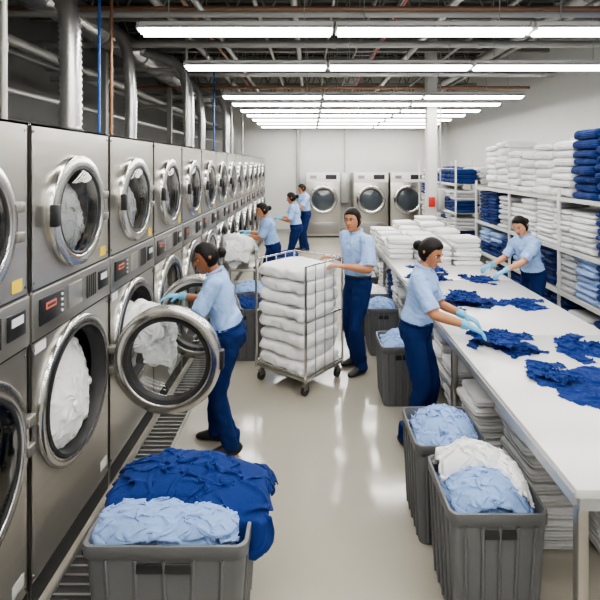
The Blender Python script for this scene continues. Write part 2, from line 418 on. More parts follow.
for yy in [-1.8,0.0,1.3,2.75,4.25,5.8,8.3,9.3,10.4,11.4,12.5,13.6,14.8]:
    for xc in (-.65,1.08,2.82):
        if lm is None:
            b=B('fluorescent_light')
            b.box((0,0,.075),(1.7,.10,.05),LHOUSE,bev=.006)
            for sg in (-1,1):
                b.box((0,sg*.085,.045),(1.7,.10,.008),LHOUSE,rot=Matrix.Rotation(-sg*.45,3,'X'))
            b.box((-.848,0,.045),(.012,.2,.07),LHOUSE); b.box((.848,0,.045),(.012,.2,.07),LHOUSE)
            for sg in (-1,1):
                b.cyl((-.83,sg*.042,.015),(.83,sg*.042,.015),.030,LAMP,10)
            for x in (-.6,.6): b.cyl((x,0,.1),(x,0,ZC-3.4-.07),.005,PIPEM,6)
            ob=b.done(origin=(0,0,0)); lm=ob.data
        else:
            ob=bpy.data.objects.new('fluorescent_light',lm); COL.objects.link(ob)
        ob.location=(xc,yy,3.4)
# ------------------------------------------------------------------ stacked washers
def holepanel(b,y0,y1,z0,z1,cz,R,m,x=0.0):
    angs=[2*math.pi*i/56 for i in range(56)]
    for yy in (y0,y1):
        for zz in (z0,z1): angs.append(math.atan2(zz-cz,yy)%(2*math.pi))
    angs=sorted(set(round(a,5) for a in angs)); n=len(angs); vs=[]
    for a in angs:
        c,s_=math.cos(a),math.sin(a); t=1e9
        if c>1e-6:t=min(t,y1/c)
        if c<-1e-6:t=min(t,y0/c)
        if s_>1e-6:t=min(t,(z1-cz)/s_)
        if s_<-1e-6:t=min(t,(z0-cz)/s_)
        vs.append((x,R*c,cz+R*s_)); vs.append((x,t*c,cz+t*s_))
    fs=[[2*i,2*i+1,(2*i+3)%(2*n),(2*i+2)%(2*n)] for i in range(n)]
    b.add(vs,fs,m)
def door_closed(b,cz,R,gl):
    c=(0,0,cz)
    b.lathe(c,(1,0,0),[(R,-.005),(R,.028),(R-.006,.036),(R-.012,.038),(R-.058,.046),(R-.066,.044),(R-.070,.034)],RING,56)
    b.lathe(c,(1,0,0),[(R-.070,.038),(R-.076,.042),(R-.090,.036),(R-.096,.01)],RUB,56)
    b.lathe(c,(1,0,0),[(R-.088,.034),(R*.55,.052),(R*.3,.058),(.001,.060)],gl,56)
    b.box((.045,-R+.012,cz),(.04,.045,.12),BLK,bev=.008)
    b.box((.025,R+.005,cz+.07),(.045,.06,.05),STEEL2,bev=.006); b.box((.025,R+.005,cz-.07),(.045,.06,.05),STEEL2,bev=.006)
def drum(b,cz,R):
    b.lathe((0,0,cz),(1,0,0),[(R,0),(R,-.06)],RUB,48)
    b.lathe((0,0,cz),(1,0,0),[(R-.01,-.06),(R+.03,-.08),(R+.03,-.6),(.001,-.62)],DRUM,48)
def door_open(b,cz,R,hy):
    c=(.05+R,hy,cz)
    b.lathe(c,(0,-1,0),[(R-.085,-.05),(R-.07,-.045),(R-.01,-.045),(R,-.035),(R,.02),(R-.012,.034),(R-.06,.042),(R-.072,.036),(R-.075,-.05)],RING,64)
    b.lathe(c,(0,-1,0),[(R-.07,-.045),(R-.085,-.06),(R-.1,-.05),(R-.1,.03),(R-.074,.038)],RUB,56)
    b.lathe(c,(0,-1,0),[(R-.09,.02),(R*.72,-.05),(R*.4,-.085),(.001,-.095)],GLASS,56)
    b.box((.03,hy,cz+.07),(.09,.05,.05),STEEL2,bev=.006); b.box((.03,hy,cz-.07),(.09,.05,.05),STEEL2,bev=.006)
    b.box((.05+2*R-.01,hy+.005,cz),(.05,.06,.13),BLK,bev=.008)
def washer(openlow=False,seed=1,fillu=CW,filll=CW,tp='inbin',ra=0.0):
    b=B('stacked_industrial_washer'); W=.47; D=1.15; H=2.45
    b.box((-D/2,-W+.01,H/2),(D,.012,H),STEEL); b.box((-D/2,W-.01,H/2),(D,.012,H),STEEL)
    b.box((-D/2,0,H-.006),(D,2*W,.012),STEEL); b.box((-D,0,H/2),(.012,2*W,H),STEEL2)
    b.box((-.03,0,.06),(.06,2*W-.02,.12),DARK)
    holepanel(b,-W+.004,W-.004,.125,1.335,.92,.365,STEEL)
    holepanel(b,-W+.004,W-.004,1.605,2.45,1.97,.285,STEEL)
    b.box((-.015,0,1.34),(.02,2*W-.01,.02),DARK); b.box((-.015,0,1.6),(.02,2*W-.01,.02),DARK)
    b.box((-.004,0,1.47),(.03,2*W-.012,.245),STEEL2,bev=.006)
    b.box((.014,-.29,1.48),(.012,.24,.14),BLK,bev=.004)
    b.box((.021,-.31,1.50),(.004,.10,.035),SCR); b.box((.0215,-.31,1.50),(.005,.08,.014),BLK)
    for k in range(4): b.cyl((.018,-.20,1.435+.03*k),(.026,-.20,1.435+.03*k),.008,WHP,10)
    b.box((.012,-.03,1.48),(.006,.16,.14),STEEL,bev=.004)
    for k in range(5): b.box((.012,.12+.028*k,1.48),(.006,.006,.14),DARK)
    b.box((.013,.35,1.48),(.008,.14,.12),BLK,bev=.004); b.box((.018,.35,1.50),(.004,.09,.04),WHP)
    b.box((.002,.37,1.66),(.003,.08,.06),YEL)
    b.box((.002,-.38,1.30),(.003,.10,.05),WHP)
    b.box((.002,.38,.22),(.003,.09,.06),WHP)
    for yy in (-.44,.44):
        for zz in (1.64,2.41,.16,1.30): b.cyl((0,yy,zz),(.004,yy,zz),.008,STEEL2,8)
    drum(b,1.97,.285); drum(b,.92,.365)
    door_closed(b,1.97,.33,GLASS)
    def fr(a,tilt=0.0):
        M=Matrix.Rotation(tilt,3,'Y')@Matrix.Rotation(HP,3,'Y')@Matrix.Rotation(a,3,'Z'); return tuple(M.to_euler('XYZ'))
    blob(b,(-.22,.02,1.90),(.13,.20,.19),fillu,seed,.06,5,60,40)
    b.drape(tp,(-.17,.02,1.93),fillu,(1.05,1.15,1.1),fr(ra,-.25))
    if openlow:
        b.lathe((0,0,.92),(1,0,0),[(.42,-.002),(.42,.02),(.405,.032),(.37,.03),(.355,.0),(.355,-.05)],RING,56)
        b.lathe((0,0,.92),(1,0,0),[(.366,.03),(.35,.035),(.335,.01),(.335,-.06)],RUB,56)
        door_open(b,.90,.37,.44)
    else:
        door_closed(b,.92,.42,GLASS)
    blob(b,(-.25,.02,.84),(.15,.28,.25),filll,seed+4,.06,4.5,60,40)
    b.drape(tp,(-.18,.02,.89),filll,(1.45,1.45,1.35),fr(ra+1.4,-.25))
    return b
v1=washer(False,3,CW,CW,'inbin',0).done(origin=(0,0,0)); v2=washer(False,11,CW,CW2,'inbin2',2.1).done(origin=(0,0,0)); v3=washer(False,17,CG,CW2,'inbin',4.2).done(origin=(0,0,0))
o2=washer(True,5,CW,CW,'inbin2',.6).done(origin=(0,0,0)); o3=washer(True,23,CW,CW,'inbin',3.0).done(origin=(0,0,0))
yc=[1.92+.95*i for i in range(-2,14)]
base=[v1,v2,v3]; used=set()
for i,yy in enumerate(yc):
    if abs(yy-2.87)<.01: ob=o2
    elif abs(yy-3.82)<.01: ob=o3
    else:
        src=base[(i*2+1)%3] if i%4 else base[0]
        if src.name in used: ob=bpy.data.objects.new('stacked_industrial_washer',src.data); COL.objects.link(ob)
        else: ob=src; used.add(src.name)
    ob.location=(-1.4,yy,0)
b=B('wet_laundry_bundle')
blob(b,(-1.32,3.78,.98),(.14,.18,.20),CW,31,.07,4.5,100,70); blob(b,(-1.22,3.76,.84),(.10,.15,.17),CW,34,.06,5,90,60)
b.drape('inbin',(-1.27,3.70,.95),CW,(1.1,.95,1.1),(.75,.5,.4)); b.drape('inbin2',(-1.20,3.72,.82),CW,(.95,.8,1.0),(1.0,.6,1.2)); b.drape('mound',(-1.24,3.76,1.02),CW,(.42,.52,.8),(.1,.35,1.4)); b.drape('inbin2',(-1.22,3.70,1.04),CW2,(.65,.6,1.0),(.5,.2,2.0))
b.done()
b=B('laundry_bundle')
blob(b,(-1.20,7.6,.98),(.23,.30,.19),CW,41,.09,4.5); b.drape('mound',(-1.14,7.6,1.02),CW,(.6,.95,1.1),(0,.35,1.2)); b.drape('mound2',(-1.10,7.55,.74),CW,(.62,.9,1.0),(0,0,0)); b.drape('inbin',(-1.12,7.35,.92),CW2,(.9,.9,1.0),(.9,.2,.4))
b.done()
b=B('laundry_trolley')
for x in (-1.33,-.84):
    for yy in (7.2,8.0): b.cyl((x,yy,.1),(x,yy,.72),.014,CHROME); b.cyl((x,yy-.015,.05),(x,yy+.015,.05),.05,RUB)
b.box((-1.085,7.6,.66),(.53,.84,.03),STEEL,bev=.01); b.box((-1.085,7.6,.3),(.53,.84,.02),STEEL,bev=.01)
b.done()
b=B('floor_drain_grate')
b.box((-1.22,4.2,.004),(.26,6.4,.006),DARK)
for x in (-1.345,-1.095): b.box((x,4.2,.008),(.02,6.4,.012),STEEL2)
for i in range(105): b.box((-1.22,1.05+i*.06,.010),(.24,.014,.008),STEEL2)
b.done()
def flex(name,pts,r,m=GALV):
    P=[]; 
    pts=[V(p) for p in pts]
    for i in range(len(pts)-1):
        p0=pts[max(i-1,0)];p1=pts[i];p2=pts[i+1];p3=pts[min(i+2,len(pts)-1)]
        L=(p2-p1).length; n=max(2,int(L/.022))
        for k in range(n):
            t=k/n
            P.append(.5*((2*p1)+(-p0+p2)*t+(2*p0-5*p1+4*p2-p3)*t*t+(-p0+3*p1-3*p2+p3)*t**3))
    P.append(pts[-1])
    b=B(name); b.tube(P,[r*(1.05 if k%2 else .90) for k in range(len(P))],m,n=18); 
    b.cyl(pts[0],pts[0]+V((0,0,.07)),r*1.2,STEEL2,18)
    return b.done()
for yy in (3.85,7.6,11.0): flex('exhaust_duct',[(-1.92,yy,2.452),(-1.92,yy,3.0),(-1.95,yy,3.5),(-2.15,yy,3.85),(-2.66,yy,4.05)],.085)
for yy in (5.75,9.5,13.0): flex('exhaust_duct',[(-2.15,yy,2.452),(-2.15,yy,3.2),(-2.25,yy,3.75),(-2.66,yy,4.05)],.07)
for yy,x,m,r in [(4.1,-1.8,PIPEB,.012),(4.35,-1.8,PIPEC,.014),(2.9,-1.85,PIPEM,.02),(2.6,-2.0,PIPEM,.03),(6.6,-1.7,PIPEM,.02),(8.5,-1.7,PIPEB,.014),(10.4,-1.7,PIPEM,.02),(12.1,-1.7,PIPEM,.02)]:
    pipe('supply_pipe',[(x,yy,2.452),(x,yy,4.15)],r,m,10,.8)
b=B('overhead_pipe_rack')
for yy in (3.3,6.2,9.1,12.0,14.9):
    b.box((-2.66,yy,1.85),(.08,.08,3.7),JOIST)
    b.box((-3.0,yy,3.35),(.7,.05,.06),JOIST)
for x,z,r in ((-2.9,3.4,.05),(-3.2,3.42,.035),(-2.78,2.9,.03),(-3.1,2.6,.06)): b.cyl((x,.5,z+r),(x,15,z+r),r,PIPEM)
b.done()
# ------------------------------------------------------------------ back wall machines
for xc in (.40,1.88,3.02):
    b=B('front_load_washer'); yf=14.8
    b.box((xc,yf+.5,1.02),(1.08,.98,1.95),STEEL,bev=.02); b.box((xc,yf+.5,.04),(1.0,.9,.08),DARK)
    b.box((xc,yf-.005,1.86),(1.06,.03,.30),WHP,bev=.01); b.box((xc+.25,yf-.025,1.87),(.34,.01,.14),BLK); b.box((xc-.3,yf-.025,1.87),(.2,.01,.1),STEEL2)
    b.lathe((xc,yf,1.18),(0,-1,0),[(.45,0),(.45,.05),(.42,.08),(.36,.08),(.34,.05)],RING,48)
    b.lathe((xc,yf,1.18),(0,-1,0),[(.34,.055),(.31,.05),(.305,.03)],RUB,48)
    b.lathe((xc,yf,1.18),(0,-1,0),[(.31,.04),(.15,.065),(.001,.07)],mat('dark_glass',(.04,.05,.06),.08,coat=.5),48)
    b.box((xc,yf-.004,.30),(.98,.012,.36),STEEL2,bev=.004); b.box((xc-.42,yf-.08,1.18),(.05,.05,.14),BLK,bev=.01)
    b.done()
b=B('electrical_cabinet'); b.box((1.14,YB-.17,1.5),(.28,.3,1.0),PIPEM,bev=.01); b.cyl((1.14,YB-.17,2.0),(1.14,YB-.17,3.7),.025,PIPEM); b.done()
pipe('supply_pipe',[(-.4,YB-.12,0),(-.4,YB-.12,4.15)],.05,PIPEM,12,1)
pipe('supply_pipe',[(3.85,YB-.12,0),(3.85,YB-.12,4.05)],.04,RED,12,1)
b=B('steel_column'); X,Y=2.46,9.75; zt=ZC-.07
b.box((X,Y-.09,zt/2),(.2,.014,zt),COLM); b.box((X,Y+.09,zt/2),(.2,.014,zt),COLM); b.box((X,Y,zt/2),(.014,.18,zt),COLM); b.box((X,Y,.012),(.34,.34,.024),COLM)
b.box((X+.16,Y-.12,1.55),(.14,.1,.42),PIPEM,bev=.01); b.cyl((X+.16,Y-.1,1.7),(X+.16,Y-.1,zt),.015,PIPEM,8)
b.box((X-.02,Y-.13,1.5),(.12,.07,.2),RED,bev=.01)
b.done()
# ------------------------------------------------------------------ folding table
b=B('folding_table'); TX0,TX1,TY0,TY1,TZ=1.10,2.36,1.98,9.2,.90
segs=4; L=(TY1-TY0)/segs
for i in range(segs):
    b.box(((TX0+TX1)/2,TY0+L*(i+.5),TZ-.02),(TX1-TX0,L-.004,.04),TABLE,bev=.004)
b.box((TX0+.005,(TY0+TY1)/2,TZ-.045),(.03,TY1-TY0-.02,.05),TEDGE); b.box((TX1-.005,(TY0+TY1)/2,TZ-.045),(.03,TY1-TY0-.02,.05),TEDGE)
b.box(((TX0+TX1)/2,TY0+.01,TZ-.06),(TX1-TX0-.02,.03,.05),TEDGE)
for i in range(segs+1):
    yy=TY0+.05+(TY1-TY0-.1)*i/segs
    for x in (TX0+.045,TX1-.045): b.box((x,yy,.42),(.045,.045,.84),STEEL,bev=.005); b.box((x,yy,.01),(.08,.08,.02),BLK)
    b.box(((TX0+TX1)/2,yy,TZ-.07),(TX1-TX0-.08,.04,.05),TEDGE)
b.box(((TX0+TX1)/2+.05,(3.3+TY1)/2,.22),(TX1-TX0-.2,TY1-3.3,.025),STEEL2)
b.done()
b=B('stored_linen_stacks')
k=0
for yy in np.arange(3.55,8.8,.44):
    for x in (1.38,1.95):
        k+=1; stack(b,(x,yy,.235),.38,.46,random.Random(k).uniform(.32,.50),HP,[FW,FW,FG,FR if yy>6 else FG],.06,k,.010,.006 if yy<5 else 0)
b.done()
b=B('folded_linen_stack')
for k,(x,yy) in enumerate([(1.42,2.97),(1.84,2.92)]): stack(b,(x,yy,.0),.42,.36,.62,HP,[FG,FW],.06,k+70,.01,.008)
b.done()
b=B('folded_white_linens')
k=0
for yy in (6.55,7.0,7.42,7.84,8.26,8.68):
    for x,hh in ((1.30,.20),(1.70,.28),(2.10,.34)):
        if yy<6.8 and x<1.5: continue
        k+=1; stack(b,(x,yy,.902),.37,.37,hh*random.Random(k+3).uniform(.75,1.2),HP,[FW],.065,k+20,.012,.006)
b.done()
def shirts(items,name='blue_work_shirt'):
    b=B(name)
    for t,x,y,z,rot,sc,sz in items: b.drape(t,(x,y,.901-.006*sz+z),CR,(sc,sc,sz),(0,0,rot))
    return b.done()
shirts([('shirt',1.68,2.93,0,1.9,.94,1.5),('crumple',1.52,3.04,.025,.5,.60,1.0)])
shirts([('shirt2',2.10,2.60,0,2.7,.86,1.6)])
shirts([('crumple',1.46,3.60,0,.35,1.02,1.5),('crumple2',1.42,3.58,.05,2.4,.80,1.2)])
shirts([('shirt2',2.02,3.50,0,1.2,.80,1.5)])
shirts([('crumple2',1.55,4.72,0,1.1,1.15,1.6),('crumple',1.52,4.70,.05,2.9,.90,1.3)])
shirts([('shirt',2.05,4.62,0,.3,.66,1.6)])
shirts([('crumple2',1.98,5.62,0,2.0,.85,1.3)])
shirts([('crumple',1.42,5.75,0,0.3,1.0,1.8),('crumple2',1.45,5.8,.07,1.8,.8,1.3),('crumple',1.5,6.25,.0,2.5,.8,1.5)])
shirts([('crumple',1.34,9.0,.0,1.6,.5,1.6)])
# ------------------------------------------------------------------ right shelving
def shelving(x0,x1,y0,y1,levels,H,step,fill,seed):
    b=B('linen_shelving'); n=max(1,round((y1-y0)/step))
    for i in range(n+1):
        yy=y0+(y1-y0)*i/n
        for x in (x0,x1): b.box((x,yy,H/2),(.035,.035,H),COLM,bev=.004)
    for z in levels:
        b.box(((x0+x1)/2,(y0+y1)/2,z-.015),(x1-x0,y1-y0,.02),PIPEM)
        for x in (x0,x1): b.box((x,(y0+y1)/2,z-.02),(.03,y1-y0,.05),COLM)
    rnd=random.Random(seed)
    for li,z in enumerate(levels):
        hmax=(levels[li+1]-z-.07) if li+1<len(levels) else fill['top']
        yy=y0+.26
        while yy<y1-.18:
            w=rnd.uniform(.40,.5); ms=fill['f'](li,yy)
            h=hmax*rnd.uniform(.76,.98)
            top=li==len(levels)-1
            stack(b,(x0+.26,yy,z),w-.02,.50,h,HP,ms,.105 if top else rnd.uniform(.055,.085),int(yy*100)+li*7,.014 if top else .010,.012 if top else .006,.72)
            if top: stack(b,(x0+.76,yy,z),w,.46,h*1.05,HP,ms,.12,int(yy*90)+li*5,.02)
            yy+=w+.005
    b.done()
def fl(li,yy):
    if li==3: return [FR] if yy<5.62 else [FW]
    if li==2: return ([FR] if yy<5.45 else ([FW] if yy<7.6 else [FN,FG,FR]))
    if li==1: return [FR,FG,FL] if int(yy*2)%3 else [FR,FN]
    return [FR,FN,FG]
shelving(3.1,4.15,3.0,8.95,[.15,.68,1.22,1.84],1.95,1.49,{'top':.74,'f':fl},5)
shelving(3.1,4.0,10.2,13.6,[.15,.68,1.22,1.84],2.35,1.7,{'top':.3,'f':lambda li,yy:[FR,FN,FG]},8)
# ------------------------------------------------------------------ bins
def rrect(w,d,r,n=6):
    pts=[]
    for cx,cy,a0 in ((w/2-r,d/2-r,0),(-w/2+r,d/2-r,90),(-w/2+r,-d/2+r,180),(w/2-r,-d/2+r,270)):
        for i in range(n+1):
            a=math.radians(a0+90*i/n); pts.append((cx+r*math.cos(a),cy+r*math.sin(a)))
    return pts
def laundry_bin(x0,x1,y0,y1,h,items,rot=0):
    b=B('laundry_bin'); cx,cy=(x0+x1)/2,(y0+y1)/2; w,d=x1-x0,y1-y0; R=Matrix.Rotation(rot,3,'Z')
    prof=[(.86,.0),(.86,.01),(.965,h-.075),(.965,h-.06),(1.0,h-.055),(1.005,h-.006),(1.0,h),(.955,h),(.94,h-.02),(.82,.02)]
    vs=[];n=None
    for s_,z in prof:
        p=rrect(w*s_,d*s_,.045*s_); n=len(p); vs+=[V((cx,cy,0))+R@V((q[0],q[1],z)) for q in p]
    fs=[[i*n+j,i*n+(j+1)%n,(i+1)*n+(j+1)%n,(i+1)*n+j] for i in range(len(prof)-1) for j in range(n)]
    fs.append([j for j in range(n)][::-1]); fs.append([(len(prof)-1)*n+j for j in range(n)])
    b.add(vs,fs,BIN)
    def rib(px,py):
        p0=V((px*.875,py*.875,.02)); p1=V((px*.972,py*.972,h-.06))
        b.tube([V((cx,cy,0))+R@p0,V((cx,cy,0))+R@p1],.010,BIN,n=6)
    for k in range(5):
        t=-.36+.18*k; rib(t*w,-d/2); rib(t*w,d/2); rib(-w/2,t*d); rib(w/2,t*d)
    b.box(V((cx,cy,h-.1))+R@V((0,-d/2*.965,0)),(w*.34,.014,.045),BLK,rot=R,bev=.005); b.box(V((cx,cy,h-.1))+R@V((w/2*.965,0,0)),(.014,d*.34,.045),BLK,rot=R,bev=.005)
    b.box((cx,cy,h*.45+.02),(w*.80,d*.80,h*.78),items[0][4],bev=.04)
    for (t,dx,dy,dz,m,sc,rz) in items: b.drape(t,(cx+dx,cy+dy,h+dz),m,sc,(0,0,rz))
    return b.done()
laundry_bin(-.99,-.27,2.06,2.62,.60,[('inbin',0,0,-.09,CL,(1.55,1.16,.8),0),
   ('inbin2',-.06,-.10,-.05,CL,(1.35,.76,.95),0),('inbin',.12,-.13,-.03,CL,(.85,.55,.8),.15),
   ('mound',.03,.08,.0,CR,(1.06,.80,.9),0),('mound2',-.02,.11,.03,CR,(.84,.68,.8),0)])
laundry_bin(.66,1.13,2.25,2.72,.60,[('inbin',0,0,-.09,CL,(.99,.97,.8),0),('inbin2',-.01,-.06,-.06,CL,(.90,.68,1.1),0),('inbin',-.02,.12,-.03,CW,(.88,.44,1.4),0),('inbin2',.14,.03,-.04,CW,(.34,.80,1.0),0)])
laundry_bin(.62,1.05,2.80,3.26,.60,[('inbin2',0,0,-.08,CL,(.90,.97,1.1),0),('inbin',.01,.01,-.04,CL,(.80,.80,1.1),HP)])
laundry_bin(.66,1.04,4.42,4.86,.56,[('inbin',0,0,-.07,CL,(.80,.94,1.0),0),('inbin2',0.02,.03,-.03,CL,(.6,.6,.9),HP)])
laundry_bin(.68,1.04,5.60,6.05,.56,[('inbin2',0,0,-.06,CL,(.75,.95,1.0),0)])
laundry_bin(.62,1.03,6.25,6.7,.56,[('inbin',0,0,-.06,CW,(.86,.95,1.0),HP)])
laundry_bin(.60,1.03,7.2,7.7,.56,[('inbin',0,0,-.06,CG,(.9,1.05,1.0),0)])
laundry_bin(-1.02,-.57,5.45,5.95,.6,[('inbin',0,0,-.05,CR,(.95,1.05,1.0),0)])
laundry_bin(-1.02,-.57,6.15,6.7,.6,[('inbin2',0,0,-.05,CL,(.95,1.15,1.0),0)])
laundry_bin(-.47,-.02,6.4,6.9,.6,[('inbin',0,0,-.05,CR,(.95,1.05,1.0),HP)])
laundry_bin(-.62,-.2,8.5,9.0,.6,[('inbin2',0,0,-.05,CR,(.88,1.05,1.0),0)])
# ------------------------------------------------------------------ linen cart
b=B('linen_cart'); ang=math.radians(-38); R=Matrix.Rotation(ang,3,'Z'); C=V((-.11,5.05,0))
cw,cd=.66,.62
P=lambda x,y,z: C+R@V((x,y,z))
b.box(P(0,0,.16),(cw,cd,.03),STEEL,rot=R,bev=.008)
for sx in (-1,1):
    for sy in (-1,1):
        x,y=sx*cw/2,sy*cd/2
        b.tube([P(x,y,.14),P(x,y,.7),P(x,y,1.26)],.013,CHROME,n=10)
        b.cyl(P(x*.88,y*.88,.1),P(x*.88,y*.88,.15),.018,STEEL2); b.box(P(x*.88,y*.88,.085),(.035,.06,.06),STEEL2,rot=R)
        w0=P(x*.88,y*.88,.05); d=R@V((.014,0,0)); b.tube([w0-d,w0+d],.05,RUB,n=20)
for z in (.2,.72,1.26):
    for s_ in (-1,1):
        b.cyl(P(s_*cw/2,-cd/2,z),P(s_*cw/2,cd/2,z),.009,CHROME,8)
    b.cyl(P(-cw/2,cd/2,z),P(cw/2,cd/2,z),.009,CHROME,8)
b.cyl(P(-cw/2,-cd/2,.2),P(cw/2,-cd/2,.2),.009,CHROME,8)
for k in range(1,4): 
    yy=-cd/2+cd*k/4; b.cyl(P(cw/2,yy,.16),P(cw/2,yy,1.26),.006,CHROME,8); b.cyl(P(-cw/2,yy,.16),P(-cw/2,yy,1.26),.006,CHROME,8)
z=.18
for k in range(8):
    h=.130; rr=random.Random(k)
    slab(b,P(rr.uniform(-.012,.012),rr.uniform(-.015,.01)-.01,z+h/2),cw-.05,cd-.03,h*1.02,ang+rr.uniform(-.04,.04),CW,k*3.1,.018,.62,44,40,.026)
    z+=h
b.done()
# ------------------------------------------------------------------ people
def ik(a,t,l1,l2,pole):
    a=V(a);t=V(t);d=t-a;L=d.length
    if L>(l1+l2)*.995: t=a+d*((l1+l2)*.995/L); d=t-a; L=d.length
    x=(l1*l1-l2*l2+L*L)/(2*L); h=math.sqrt(max(0,l1*l1-x*x)); u=d/L
    p=V(pole); p=p-u*p.dot(u)
    if p.length<1e-4: p=V((0,0,-1))-u*(-u.z)
    p.normalize(); return a+u*x+p*h,t
def segdist(P,a,b,ra,rb):
    a=np.array(a);b=np.array(b);d=b-a; t=np.clip(((P-a)@d)/(d@d+1e-9),0,1)
    return np.linalg.norm(P-(a+t[:,None]*d),axis=1)-(ra+(rb-ra)*t)
def hand(b,w,d,n,sg,s,m,curl=.8):
    d=V(d).normalized(); n=(V(n)-d*V(n).dot(d)).normalized(); lat=d.cross(n)
    pts=[w-d*.045*s,w-d*.01*s,w+d*.015*s,w+d*.05*s,w+d*.08*s,w+d*.097*s]
    b.tube(pts,[.033*s,.031*s,.032*s,.042*s,.043*s,.037*s],m,rb=[.031*s,.025*s,.02*s,.017*s,.015*s,.009*s],n=14,up=lat)
    for i in range(4):
        Ls=[.072,.080,.076,.058][i]*s; lat_o=(-.031+.0207*i)*s
        p=w+d*.086*s-lat*lat_o*sg; pts=[p]; c=[.12,.5,.85,1.05]; segl=[.1,.42,.30,.22]
        for k in range(4):
            a=c[k]*curl*(1+.1*i); dv=d*math.cos(a)+n*math.sin(a)-lat*sg*lat_o*1.5; dv.normalize(); p=p+dv*Ls*segl[k]*1.05; pts.append(p)
        dv=(pts[-1]-pts[-2]).normalized(); pts.append(pts[-1]+dv*.004*s)
        b.tube(pts,[.0098*s,.0098*s,.0093*s,.0085*s,.007*s,.003*s],m,n=8)
    p=w+d*.022*s+lat*sg*.028*s; dv=(d*.55+lat*sg*.75+n*.35).normalized(); dv2=(d*.8+lat*sg*.35+n*.5).normalized()
    b.tube([p-dv*.01*s,p+dv*.02*s,p+dv*.04*s,p+dv*.04*s+dv2*.02*s,p+dv*.04*s+dv2*.03*s,p+dv*.04*s+dv2*.034*s],[.014*s,.0135*s,.011*s,.010*s,.007*s,.003*s],m,n=8)
def headgeo(b,c,look,up,s,skin,female):
    f=V(look).normalized(); u=V(up); u=(u-f*u.dot(f)).normalized(); r=f.cross(u)
    M=Matrix((r,f,u)).transposed(); c=V(c)
    def shape(d):
        x,y,z=d
        nz=max(0,-z)
        px=.074*x*(1-.30*nz**1.6); py=.094*y; pz=.115*z
        if y<0: py*=(1-.42*nz**1.2)
        py+=.030*nz**2
        if y>.55: py-=.094*(y-.55)*.28
        g=lambda a,w: math.exp(-(a/w)**2)
        if y>0:
            py+=.028*g(x,.13)*g(z+.20,.11)+.012*g(x,.10)*g(z+.04,.16)
            py+=.007*g(x,.35)*g(z-.22,.10)
            py-=.012*(g(x-.36,.17)+g(x+.36,.17))*g(z-.05,.13)
            py+=.008*(g(x,.26))*g(z+.47,.05)+.008*(g(x,.22))*g(z+.57,.05)
            py+=.004*(g(x-.45,.2)+g(x+.45,.2))*g(z+.22,.18)
            py+=.008*g(x,.25)*g(z+.86,.14)
        return V((px,py,pz))*s
    NU,NV=56,48; vs=[];mt=[]
    dirs=[]
    for i in range(NV+1):
        ph=math.pi*i/NV
        for j in range(NU):
            th=2*math.pi*j/NU; dirs.append(V((math.sin(ph)*math.cos(th),math.sin(ph)*math.sin(th),math.cos(ph))))
    vs=[c+M@shape(d) for d in dirs]
    fs=[];
    for i in range(NV):
        for j in range(NU):
            q=[i*NU+j,(i+1)*NU+j,(i+1)*NU+(j+1)%NU,i*NU+(j+1)%NU]; fs.append(q)
            dd=sum((dirs[k] for k in q),V((0,0,0)))/4
            mt.append(LIP if (dd.y>.3 and abs(dd.x)<.25 and -.61<dd.z<-.43) else skin)
    b.add(vs,fs,mt)
    hv=[]
    for d in dirs:
        x,y,z=d
        t=min(1,max(0,(y+.05)/.62)); t=t*t*(3-2*t)
        lo=-.62 if female else -.55
        line=lo*(1-t)+(.56-.12*x*x)*t
        if not female and -.05<y<.4 : line-=.10
        k=max(-1,min(1,(z-line)/.14))
        off=(-.001+(.0125 if female else .011)*max(0,k)**.55) if k>0 else -.006
        if not female and k>0: off+=.003*max(0,z)+.0015*noise.noise(V((x*9,y*9,z*9)))
        hv.append(c+M@(shape(d)+V((x,y,z))*off*s))
    b.add(hv,[list(q) for q in fs],HAIR)
    T=lambda x,y,z: c+M@(V((x,y,z))*s)
    for sg in (-1,1):
        b.sphere(T(sg*.029,.0645,.006),.0115*s,EYEW,10,8); b.sphere(T(sg*.029,.0725,.005),.0062*s,EYEB,8,6)
        b.tube([T(sg*.046,.070,.024),T(sg*.03,.083,.030),T(sg*.014,.087,.025)],[.002*s,.004*s,.0025*s],HAIR,n=6)
        b.tube([T(sg*.041,.074,.011),T(sg*.029,.081,.0145),T(sg*.018,.079,.010)],[.001*s,.0024*s,.001*s],HAIR,n=5)
        ear=[T(sg*.070,-.004,-.03),T(sg*.078,-.010,-.01),T(sg*.083,-.014,.012),T(sg*.077,-.008,.026)]
        b.tube(ear,[.006*s,.010*s,.013*s,.005*s],skin,rb=[.004*s,.006*s,.006*s,.003*s],n=8,up=M@V((0,1,0)))
    if female:
        def bf(d,q): return q+d*.004*noise.noise(q*90)
        b.sphere(T(0,-.114,.000),(.042*s,.042*s,.041*s),HAIR,18,14,bf); b.lathe(T(0,-.088,.002),M@V((0,-1,.0)),[(.030*s,0),(.036*s,.006),(.030*s,.012)],BLK,16)
